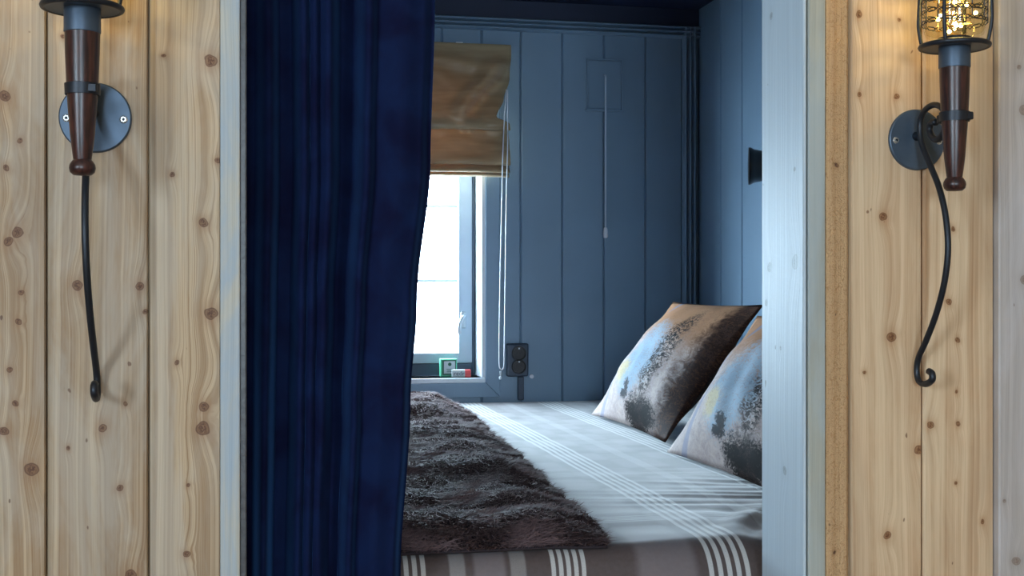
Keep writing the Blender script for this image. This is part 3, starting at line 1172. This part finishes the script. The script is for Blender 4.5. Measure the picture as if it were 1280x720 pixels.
# ------------------------------------------------------------------ cushions
def cushion(y0, y1, xb, xt, zt, label, seed, T=0.068):
    root = Vector((xb, (y0 + y1) / 2, BED + 0.0075))
    W = abs(y1 - y0)
    hd = Vector((xt - xb, 0, zt - root.z))
    H = hd.length
    hd.normalize()
    nd = Vector((-hd.z, 0, hd.x))       # towards the foot of the bed
    wd = Vector((0, -1, 0))
    n = 36
    verts, uvs, faces = [], [], []

    def shell(sgn):
        st = len(verts)
        for j in range(n + 1):
            for i in range(n + 1):
                u, v = i / n, j / n
                cu, cv = 2 * u - 1, 2 * v - 1
                th = T * (max(0, 1 - abs(cu) ** 2.2) ** 0.9) * (max(0, 1 - abs(cv) ** 2.2) ** 0.9)
                pin = 0.045 * (1 - abs(cv) ** 2) * abs(cu) ** 3 * math.copysign(1, cu)
                pinv = 0.045 * (1 - abs(cu) ** 2) * abs(cv) ** 3 * math.copysign(1, cv)
                wr = 0.008 * nz(u * 4 + seed, v * 5, sgn) + 0.006 * nz(u * 13 + seed + 3 * v, v * 3, 2 + sgn)
                fold = 0.006 * math.exp(-((u - 0.16) / 0.02) ** 2) if sgn > 0 else 0
                p = wd * ((cu - pin * 1.0) * W / 2) + hd * ((v - pinv * 0.5 * 0.9) * H) + nd * (sgn * (th + (wr - fold) * (th / T)))
                if p.z < 0.0 :
                    p.z = 0.0 + 0.0006 * sgn
                verts.append(p)
                uvs.append((u, v))
        for j in range(n):
            for i in range(n):
                a = st + j * (n + 1) + i
                q = (a, a + 1, a + n + 2, a + n + 1)
                faces.append(q if sgn > 0 else q[::-1])

    shell(1)
    shell(-1)
    me = bpy.data.meshes.new('cushion')
    me.from_pydata([tuple(v) for v in verts], [], faces)
    ul = me.uv_layers.new(name='UVMap')
    for lp in me.loops:
        ul.data[lp.index].uv = uvs[lp.vertex_index]
    me.materials.append(M['cushion'])
    bm = bmesh.new()
    bm.from_mesh(me)
    bmesh.ops.remove_doubles(bm, verts=bm.verts, dist=0.0004)
    bm.to_mesh(me)
    bm.free()
    me.shade_smooth()
    o = bpy.data.objects.new('cushion', me)
    o.location = root
    link(o)
    tag(o, label, 'cushion', 'printed cushions at the head of the bed')
    return o


cushion(3.02, 2.44, 0.835, 1.055, 1.065, 'printed cushion at the back, nearest the blue alcove corner, fully in view', 0.0)
cushion(2.30, 1.70, 0.79, 0.98, 1.045, 'printed cushion at the front, half hidden behind the pale jamb', 5.0)

# ------------------------------------------------------------------ curtain
CU = (0, .05, .12, .18, .24, .31, .345, .375, .41, .45, .53, .59, .65, .70, .82, .93, 1.0)
CD = (.022, .026, -.018, .030, .036, -.020, -.004, -.016, -.004, -.020, .018, .026, -.018, .000, -.012, -.006, .020)


def curtain_right_px(py):
    return interp(py, (-400, 0, 200, 380, 500, 720, 1300), (549, 545, 540, 523, 515, 502, 478))


ZH = 1.925
cx0 = OPL + 0.004
YC = 1.432


def curtain_pt(u, v):
    z = ZH - (ZH - 0.02) * v
    py = 360 - (z - EYE) * FPX / (YC / 0.99)
    xr = at_y(curtain_right_px(py), 360, YC).x
    uw = u + (0.030 * (z - 1.1) + 0.016 * math.sin(3.0 * z + 7 * u)) * u * (1 - u) * 4 + 0.018 * nz(u * 4, z * 1.6, 0.5)
    d = interp(uw, CU, CD)
    amp = 0.75 + 0.25 * math.sin(z * 2.3 + u * 7)
    d = d * amp + 0.004 * nz(u * 9, z * 3.0, 3.0)
    d += 0.008 * math.exp(-((u - 0.47) / 0.03) ** 2 - ((z - 0.86) / 0.07) ** 2)
    return Vector((cx0 + (xr - cx0) * u, YC + d * 0.95, z))


cu = grid_obj('velvet_curtain', curtain_pt, 200, 150, M['velvet'])
solidify(cu, 0.003, 0)
tag(cu, 'navy blue velvet curtain drawn half across the alcove opening', 'curtain')
bm = bmesh.new()
bm_tube(bm, [(OPL + 0.0005, YC, 1.932), (OPR - 0.0005, YC, 1.932)], 0.009, 14)
o = mesh_obj('curtain_rod', bm, M['iron'], None, True)
tag(o, 'thin dark curtain rod spanning the head of the alcove opening', 'rod')

# ------------------------------------------------------------------ roman blind
bx_r = at_y(639, 60, YB - 0.03).x
bx_l = XW0 - 0.05
prof = [(57, .000), (62, .004), (85, .010), (110, .014), (130, .022), (148, .036), (160, .044), (166, .040), (163, .026), (158, .014), (164, .010),
        (176, .014), (192, .024), (203, .034), (207, .036), (209, .030), (206, .016), (208, .010), (212, .022), (216, .028), (218, .022), (216, .010), (219, .012), (221, .018), (223, .010)]
pp = smooth_path([(0, d, y) for y, d in prof], 4)


def blind_pt(u, v):
    f = v * (len(pp) - 1)
    i = min(int(f), len(pp) - 2)
    q = pp[i].lerp(pp[i + 1], f - i)
    d, py = q.y, q.z
    x = bx_l + (bx_r - bx_l) * u
    right = max(0.0, (u - 0.80) / 0.20)
    pull = interp(py, (60, 100, 125, 150, 158, 175, 223), (0, 0.004, 0.024, 0.050, 0.012, 0.008, 0.008))
    x -= pull * right ** 1.5
    # tension crease running down from the right shoulder
    cxp = interp(py, (80, 150), (0.955, 0.86))
    cre = 0.034 * math.exp(-((u - cxp) / 0.028) ** 2) * interp(py, (70, 95, 140, 160), (0, 1, 1, 0))
    cre -= 0.020 * math.exp(-((u - cxp - 0.055) / 0.028) ** 2) * interp(py, (70, 95, 140, 160), (0, 1, 1, 0))
    zz = at_y(600, py, YB).z - 0.010 * (1 - u) * interp(py, (140, 166, 175), (0, 1, 0)) + 0.002 * math.sin(u * 9) * interp(py, (60, 100), (0, 1))
    d2 = d + cre + (0.007 * nz(x * 10, py * 0.045, 2.0) + 0.004 * nz(x * 24, py * 0.09, 5.0)) * interp(py, (58, 90), (0, 1))
    return Vector((x, YB - 0.026 - max(0, d2), zz))


bd = empty('roman_blind', ((bx_l + bx_r) / 2, YB, at_y(600, 57, YB).z))
tag(bd, 'golden brown satin roman blind half raised over the window', 'blind')
o = grid_obj('blind_fabric', lambda u, v: blind_pt(u, v) - bd.location, 130, 120, M['satin'], bd)
solidify(o, 0.0012, 0)
zt = at_y(600, 57, YB).z - bd.location.z
o = box_obj('head_rail', bx_l - bd.location.x, bx_r - bd.location.x - 0.003, -0.0245, -0.0005, zt - 0.022, zt - 0.002, M['white'], bd, 0.002, 1)
# small white screw-eye bracket over the top edge
p = at_y(574, 57, YB - 0.015)
o = box_obj('bracket', p.x - 0.010 - bd.location.x, p.x + 0.010 - bd.location.x, -0.024, -0.001, zt - 0.003, zt + 0.004, M['white'], bd, 0.001, 1)
# pull cords ending in one loop
YCd = YB - 0.080


def cordpath(pts):
    return [at_y(px, py, YCd) - bd.location for px, py in pts]


bm = bmesh.new()
bm_tube(bm, smooth_path(cordpath([(633, 112), (629, 178), (627.5, 250), (625, 360), (624.0, 440), (624.0, 455), (625, 460), (627.5, 462), (629.5, 459.5), (630.2, 452), (631.5, 360), (633, 250), (634.5, 180), (634.5, 112)]), 5), 0.0017, 6)
mesh_obj('pull_cord', bm, M['cord'], bd, True)
p = at_y(626, 463, YCd) - bd.location
lathe_obj('cord_connector', [(0.0, 0.0), (0.004, -0.002), (0.005, -0.012), (0.003, -0.016), (0.0, -0.017)], M['silver'], bd, p, 10)
p = at_y(625.5, 471.5, YCd) - bd.location
lathe_obj('cord_bead', [(0.0, 0.004), (0.004, 0.002), (0.0045, -0.002), (0.003, -0.006), (0.0, -0.007)], M['white'], bd, p, 10)

# ------------------------------------------------------------------ hatch with pull string, socket, spotlight
p0, p1 = at_y(733, 73, YB), at_y(778, 139, YB)
ht = empty('vent_hatch', ((p0.x + p1.x) / 2, YB, p1.z))
tag(ht, 'flat blue hatch panel outlined by thin beading on the back wall', 'hatch')
W2, HH = (p1.x - p0.x) / 2, p0.z - p1.z
box_obj('hatch_panel', -W2 + 0.006, W2 - 0.006, -0.003, 0.004, 0.006, HH - 0.006, M['blue'], ht, 0.0006, 1)
box_obj('beading', -W2, -W2 + 0.005, -0.006, 0.0, 0, HH, M['blue'], ht, 0.001, 1)
box_obj('beading', W2 - 0.005, W2, -0.006, 0.0, 0, HH, M['blue'], ht, 0.001, 1)
box_obj('beading', -W2 - 0.004, W2 + 0.004, -0.0075, 0.0, -0.003, 0.003, M['blue'], ht, 0.001, 1)
box_obj('beading', -W2 + 0.004, W2 - 0.004, -0.006, 0.0, HH - 0.005, HH, M['blue'], ht, 0.001, 1)
YP = YB - 0.012
pt, pb = at_y(757, 93, YP), at_y(757, 285, YP)
ps = empty('pull_string', (pt.x, YB, pt.z))
tag(ps, 'thin white pull string with small bead hanging from the hatch', 'string')
bm = bmesh.new()
bm_tube(bm, [(0, -0.002, 0), (0, -0.010, -0.003), (0, -0.012, -0.01), (0, -0.012, pb.z - pt.z)], 0.0028, 6)
mesh_obj('cord', bm, simple_mat('faded_blue_white_cord', (196, 206, 220), 0.6, 0, 0.05), ps, True)
lathe_obj('bead', [(0.0, 0.004), (0.005, 0.0), (0.007, -0.010), (0.0075, -0.024), (0.006, -0.029), (0.0, -0.030)], M['cord'], ps, (0, -0.012, pb.z - pt.z), 12)

s0, s1 = at_y(632, 429, YB), at_y(659, 470, YB)
so = empty('wall_socket', ((s0.x + s1.x) / 2, YB, s1.z))
tag(so, 'dark double power socket on the blue wall beside the window', 'socket')
sw, sh = (s1.x - s0.x) / 2, s0.z - s1.z
box_obj('cover_plate', -sw, sw, -0.022, 0.0, 0, sh, M['socket'], so, 0.006, 3, False)
for k in (0.30, 0.70):
    q = lathe_obj('outlet', [(0.0, -0.0225), (0.0175, -0.0225), (0.0185, -0.0265), (0.021, -0.0265), (0.022, -0.021)], M['black'], so, (0.003, 0, sh * k), 28, 'y')
    for s_ in (-1, 1):
        e = lathe_obj('pin_hole', [(0.0, -0.0236), (0.0026, -0.0236), (0.0026, -0.0224), (0.0, -0.0224)], M['screw_hole'], q, (0.003 + s_ * 0.008, 0, sh * k), 10, 'y')
    e = box_obj('earth_clip', 0.001, 0.005, -0.0262, -0.022, sh * k + 0.012, sh * k + 0.0165, M['silver'], q)
bm = bmesh.new()
cxk = at_y(650, 485, YB).x
bm_box(bm, cxk - 0.0085, cxk + 0.0085, YB - 0.016, YB, BED + 0.004, s1.z - 0.0005, 0.002, 1)
o = mesh_obj('cable_duct', bm, M['socket'])
tag(o, 'narrow dark cable duct running down from the wall socket', 'cable duct')
p = at_y(663, 470, YB)
cl_ = lathe_obj('cord_hook', [(0.0, 0.0), (0.003, -0.001), (0.003, -0.012), (0.006, -0.014), (0.006, -0.02), (0.0, -0.022)], M['cord'], None, (0, 0, 0), 12, 'y')
cl_.location = p
tag(cl_, 'tiny white cord peg on the wall right of the socket', 'peg')

# reading spotlight on the right wall
pc = at_x(946, 206, XR - 0.09)
sp = empty('reading_spotlight', (XR, pc.y, pc.z))
tag(sp, 'round black reading spotlight on the right alcove wall above cushions', 'wall lamp')
lh = lathe_obj('lamp_head', [(0.0, -0.085), (0.028, -0.085), (0.036, -0.100), (0.0465, -0.103), (0.047, -0.099), (0.042, -0.090), (0.038, -0.07), (0.036, -0.04), (0.038, -0.022), (0.034, -0.016), (0.0, -0.016)], M['black'], sp, (0, 0, 0), 40, 'x')
lh.rotation_euler.z = math.radians(-20)
lathe_obj('wall_mount', [(0.0, -0.017), (0.016, -0.017), (0.018, -0.004), (0.028, 0.0), (0.0, 0.0)], M['black'], sp, (0, 0, 0), 28, 'x')

# ------------------------------------------------------------------ things on the window sill
pb0 = at_y(551, 468.5, YB + 0.035)
pb1 = at_y(572, 445.5, YB + 0.035)
gb = empty('small_green_box', ((pb0.x + pb1.x) / 2, YB + 0.045, ZW0))
tag(gb, 'small green carton with pale front label standing on window sill', 'box')
gw, gh = (pb1.x - pb0.x) / 2, (pb1.z - pb0.z)
M['green'] = simple_mat('mint_green_card', (96, 190, 150), 0.5, 0, 0.15, 60)
M['green_dk'] = simple_mat('dark_green_print', (30, 92, 70), 0.5, 0, 0.1)
M['paper'] = simple_mat('pale_label_print', (196, 204, 206), 0.5, 0, 0.05)
M['red'] = simple_mat('red_card', (214, 62, 64), 0.45, 0, 0.08)
M['ink'] = simple_mat('dark_blue_ink', (28, 32, 70), 0.5, 0, 0.05)
box_obj('carton', -gw, gw, 0.0, 0.022, 0, gh, M['green'], gb, 0.002, 1)
box_obj('front_panel', -gw + 0.006, gw - 0.003, -0.0006, 0.0, 0.005, gh - 0.004, M['green_dk'], gb)
box_obj('label', -gw + 0.0105, gw - 0.006, -0.0011, -0.0005, 0.010, gh - 0.007, M['paper'], gb)
lathe_obj('emblem', [(0.0, -0.0016), (0.0052, -0.0016), (0.0052, -0.001), (0.0, -0.001)], M['green_dk'], gb, (0.003, 0, gh - 0.016), 20, 'y')
for zz, wd_ in ((0.022, 0.010), (0.018, 0.008), (0.0145, 0.009)):
    box_obj('print_line', 0.003 - wd_, 0.003 + wd_, -0.0014, -0.001, zz, zz + 0.0014, M['green_dk'], gb)
pr0 = at_y(565, 471, YB + 0.012)
pr1 = at_y(588.5, 461, YB + 0.012)
rb = empty('small_red_packet', ((pr0.x + pr1.x) / 2, YB + 0.014, ZW0))
rb.rotation_euler = (0, 0, math.radians(-9))
tag(rb, 'small red and white packet lying on the window sill', 'packet')
rw, rh = (pr1.x - pr0.x) / 2, pr1.z - pr0.z
box_obj('carton', -rw, rw, 0, 0.018, 0, rh, M['red'], rb, 0.0025, 2)
box_obj('sleeve', -rw - 0.0004, rw * 0.42, -0.0006, 0.0186, -0.0, rh + 0.0004, M['paper'], rb, 0.0025, 2)


def text_obj(name, body, size, mat, parent, loc, rot, ext=0.0003):
    cv = bpy.data.curves.new(name, 'FONT')
    cv.body = body
    cv.size = size
    cv.extrude = ext
    cv.align_x = 'CENTER'
    cv.align_y = 'CENTER'
    tmp = bpy.data.objects.new(name + '_curve', cv)
    COL.objects.link(tmp)
    dg = bpy.context.evaluated_depsgraph_get()
    me = bpy.data.meshes.new_from_object(tmp.evaluated_get(dg))
    bpy.data.objects.remove(tmp)
    me.name = name
    me.materials.clear()
    me.materials.append(mat)
    o = bpy.data.objects.new(name, me)
    o.location = loc
    o.rotation_euler = rot
    return link(o, parent)


text_obj('lettering', 'redr', 0.018, M['ink'], rb, (-rw * 0.22, -0.0010, rh * 0.52), (math.pi / 2, 0, 0))

# ------------------------------------------------------------------ torch wall lamps
XLR = at_y(1145, 175, YF).x
ZPL = at_y(1145, 175, YF).z
XLL = at_y(119.5, 149, YF).x


def prof_pt(px, py, X):
    p = at_x(px, py, X)
    return (YF - p.y, p.z - ZPL)


ROD_PX = [(1161, 464), (1165, 467), (1165, 475), (1157, 480), (1149, 477), (1146, 465), (1148, 448), (1158, 425), (1171, 390), (1181, 350), (1185, 310), (1182, 270), (1174, 235), (1163, 207), (1153, 182),
          (1150, 165), (1151, 149), (1157, 137), (1168, 131), (1178, 136), (1182, 150), (1180, 165), (1173, 174), (1166, 172), (1162, 163), (1164, 154), (1170, 153)]
ROD = [prof_pt(a, b, XLR - 0.004) for a, b in ROD_PX]
ROD = [(max(0.0075, d), z) for d, z in ROD]
DT = 0.090       # torch axis, metres out from the wall


def torch_lamp(X, label, hook_dx, phase, swing):
    root = empty('torch_wall_lamp', (X, YF, ZPL))
    tag(root, label, 'wall lamp', 'torch lamps on the panelled wall')
    # plate with two screws
    lathe_obj('base_plate', [(0.0, -0.0042), (0.0352, -0.0042), (0.0365, -0.003), (0.0368, 0.0), (0.0, 0.0)], M['plate'], root, (0, 0, 0), 64, 'y')
    for sx in (-1, 1):
        sc = lathe_obj('screw', [(0.0, -0.0058), (0.0028, -0.0058), (0.0042, -0.0042), (0.0, -0.0042)], M['screw'], root, (sx * 0.0285, 0, -0.0015), 20, 'y')
        lathe_obj('screw_recess', [(0.0, -0.0064), (0.0016, -0.0064), (0.0016, -0.0056), (0.0, -0.0056)], M['screw_hole'], sc, (sx * 0.0285, 0, -0.0015), 12, 'y')
    # forged rod: hook at the foot, long S, scroll against the plate
    zmin = min(z for d, z in ROD)
    ctrl = []
    for d, z in ROD:
        f = min(1.0, max(0.0, (-0.05 - z) / (-0.05 - zmin)))
        ctrl.append((-0.004 + swing * d + hook_dx * f ** 1.5, -d, z))
    path = smooth_path(ctrl, 6)
    n = len(path)
    rad = []
    for i in range(n):
        f = i / (n - 1)
        rad.append(0.0040 if f < 0.12 else 0.0036 if f < 0.75 else 0.0040)
    bm = bmesh.new()
    bm_tube(bm, path, rad, 10)
    rod = mesh_obj('forged_rod', bm, M['iron'], root, True)
    # rivet that holds the rod to the plate
    lathe_obj('rivet', [(0.0, -0.013), (0.004, -0.012), (0.0055, -0.0042), (0.0, -0.0042)], M['iron'], root, (-0.002, 0, 0.004), 20, 'y')
    # torch
    tx = swing * DT - 0.004
    c = (tx, -DT, 0)
    h = lathe_obj('turned_handle', [(0.0168, 0.0715), (0.0166, 0.068), (0.0162, 0.05), (0.0150, 0.02), (0.0138, 0.0), (0.0115, -0.03), (0.0092, -0.0485), (0.0084, -0.0535)], M['handle'], root, c, 40)
    lathe_obj('end_knob', [(0.0083, -0.0530), (0.0100, -0.0548), (0.0120, -0.0580), (0.0126, -0.0615), (0.0116, -0.0655), (0.0085, -0.0682), (0.0, -0.0690)], M['handle'], h, c, 32)
    lathe_obj('collar', [(0.0, 0.0945), (0.0171, 0.0945), (0.0174, 0.093), (0.0174, 0.0712), (0.0168, 0.0705), (0.0, 0.0705)], M['plate'], root, c, 48)
    # strap: band round the handle with a bolted tab
    st = lathe_obj('strap', [(0.0150, 0.0105), (0.0163, 0.0103), (0.0166, 0.0205), (0.0153, 0.0209)], M['iron'], root, c, 40, close=False)
    solidify(st, 0.0006, 0)
    bm = bmesh.new()
    bm_box(bm, tx - 0.0075, tx + 0.0075, -DT + 0.0125, -DT + 0.026, 0.0105, 0.0205, 0.0012, 1)
    mesh_obj('tab', bm, M['iron'], st)
    bm = bmesh.new()
    bm_box(bm, tx + 0.006, tx + 0.0150, -DT - 0.0150, -DT - 0.0085, 0.0112, 0.0198, 0.001, 1)
    mesh_obj('clasp', bm, M['iron'], st)
    # dish with rolled rim
    lathe_obj('dish', [(0.0, 0.0958), (0.028, 0.0960), (0.0335, 0.0975), (0.0350, 0.0985), (0.0368, 0.0975), (0.0372, 0.0950), (0.0358, 0.0930), (0.0340, 0.0936), (0.027, 0.0945), (0.0, 0.0942)], M['plate'], root, c, 56)
    bm = bmesh.new()
    ring = [(tx + 0.0368 * math.cos(a), -DT + 0.0368 * math.sin(a), 0.0955) for a in [2 * math.pi * k / 48 for k in range(48)]]
    bm_tube(bm, ring, 0.0030, 8, closed=True)
    mesh_obj('dish_rim', bm, M['iron'], root, True)
    # cage of four bent bars closing over the jar
    for k in range(4):
        a = phase + k * math.pi / 2
        ca, sa = math.cos(a), math.sin(a)
        bars = [(0.0360, 0.0965), (0.0385, 0.108), (0.0405, 0.124), (0.0395, 0.150), (0.0385, 0.180), (0.0400, 0.205), (0.036, 0.226), (0.022, 0.242), (0.004, 0.248)]
        bm = bmesh.new()
        bm_tube(bm, smooth_path([(tx + r * ca, -DT + r * sa, z) for r, z in bars], 5), 0.0022, 8)
        mesh_obj('cage_bar', bm, M['iron'], root, True)
    for (rr_, zz) in ((0.0410, 0.160), (0.0405, 0.203)):
        bm = bmesh.new()
        bm_tube(bm, [(tx + rr_ * math.cos(a), -DT + rr_ * math.sin(a), zz) for a in [2 * math.pi * k / 40 for k in range(40)]], 0.0019, 7, closed=True)
        mesh_obj('cage_ring', bm, M['iron'], root, True)
    # glass jar
    jar = lathe_obj('glass_jar', [(0.0, 0.1050), (0.026, 0.1050), (0.0315, 0.108), (0.0335, 0.114), (0.0340, 0.150), (0.0340, 0.196), (0.0300, 0.210), (0.0300, 0.218),
                                  (0.0285, 0.218), (0.0285, 0.209), (0.0322, 0.195), (0.0322, 0.114), (0.0300, 0.1105), (0.0, 0.1085)], M['jar'], root, c, 48)
    lathe_obj('jar_foot', [(0.0, 0.0985), (0.016, 0.0985), (0.018, 0.1048), (0.0, 0.1048)], M['iron'], jar, c, 24)
    # chicken-wire sleeve: small octagon nodes joined by double rungs
    bm = bmesh.new()
    R = 0.0352
    ncol, z0, dz = 12, 0.122, 0.0118

    def cyl(a, z):
        return (tx + R * math.cos(a), -DT + R * math.sin(a), z)
    da = 2 * math.pi / ncol
    for row in range(7):
        zz = z0 + row * dz
        for q in range(ncol):
            a = q * da
            s_, e_ = 0.14 * da, 0.0022
            nodes = [cyl(a - s_, zz), cyl(a, zz + e_), cyl(a + s_, zz), cyl(a, zz - e_)]
            bm_tube(bm, nodes, 0.0007, 4, closed=True)
            bm_tube(bm, [cyl(a, zz + e_), cyl(a, zz + dz - e_)], 0.0007, 4, caps=False)
            for sg in (-1, 1):
                bm_tube(bm, [cyl(a + s_, zz), cyl(a + 0.28 * da, zz + sg * 0.0018), cyl(a + 0.5 * da, zz + sg * 0.0018), cyl(a + 0.72 * da, zz + sg * 0.0018), cyl(a + da - s_, zz)], 0.0007, 4, caps=False)
    mesh_obj('wire_sleeve', bm, M['iron'], root)
    # fairy lights coiled inside the jar
    r2 = random.Random(int(phase * 100))
    coil = []
    for k in range(60):
        a = k * 0.62
        coil.append((tx + (0.016 + 0.009 * math.sin(k * 1.7)) * math.cos(a), -DT + (0.016 + 0.009 * math.sin(k * 1.7)) * math.sin(a), 0.1115 + 0.075 * (k / 60) ** 1.2))
    bm = bmesh.new()
    bm_tube(bm, coil, 0.0005, 4)
    fw = mesh_obj('fairy_light_wire', bm, M['copper'], root)
    for k in range(3, 60, 4):
        x_, y_, z_ = coil[k]
        lathe_obj('bulb', [(0.0, -0.0026), (0.0018, -0.0016), (0.0024, 0.0), (0.0018, 0.0016), (0.0, 0.0026)], M['led'], fw, (x_, y_, z_), 8)
    pl = bpy.data.lights.new('fairy_glow', 'POINT')
    pl.energy = 0.22
    pl.color = (1.0, 0.70, 0.25)
    pl.shadow_soft_size = 0.003
    po = bpy.data.objects.new('fairy_glow', pl)
    link(po, root)
    po.location = (tx, -DT, 0.150)
    return root


torch_lamp(XLL, 'torch-shaped wall lamp on the left panelling, both plate screws in view', 0.007, math.radians(-60), 0.03)
torch_lamp(XLR, 'torch-shaped wall lamp on the right panelling, seen from the side', 0.0, math.radians(-137), 0.0)
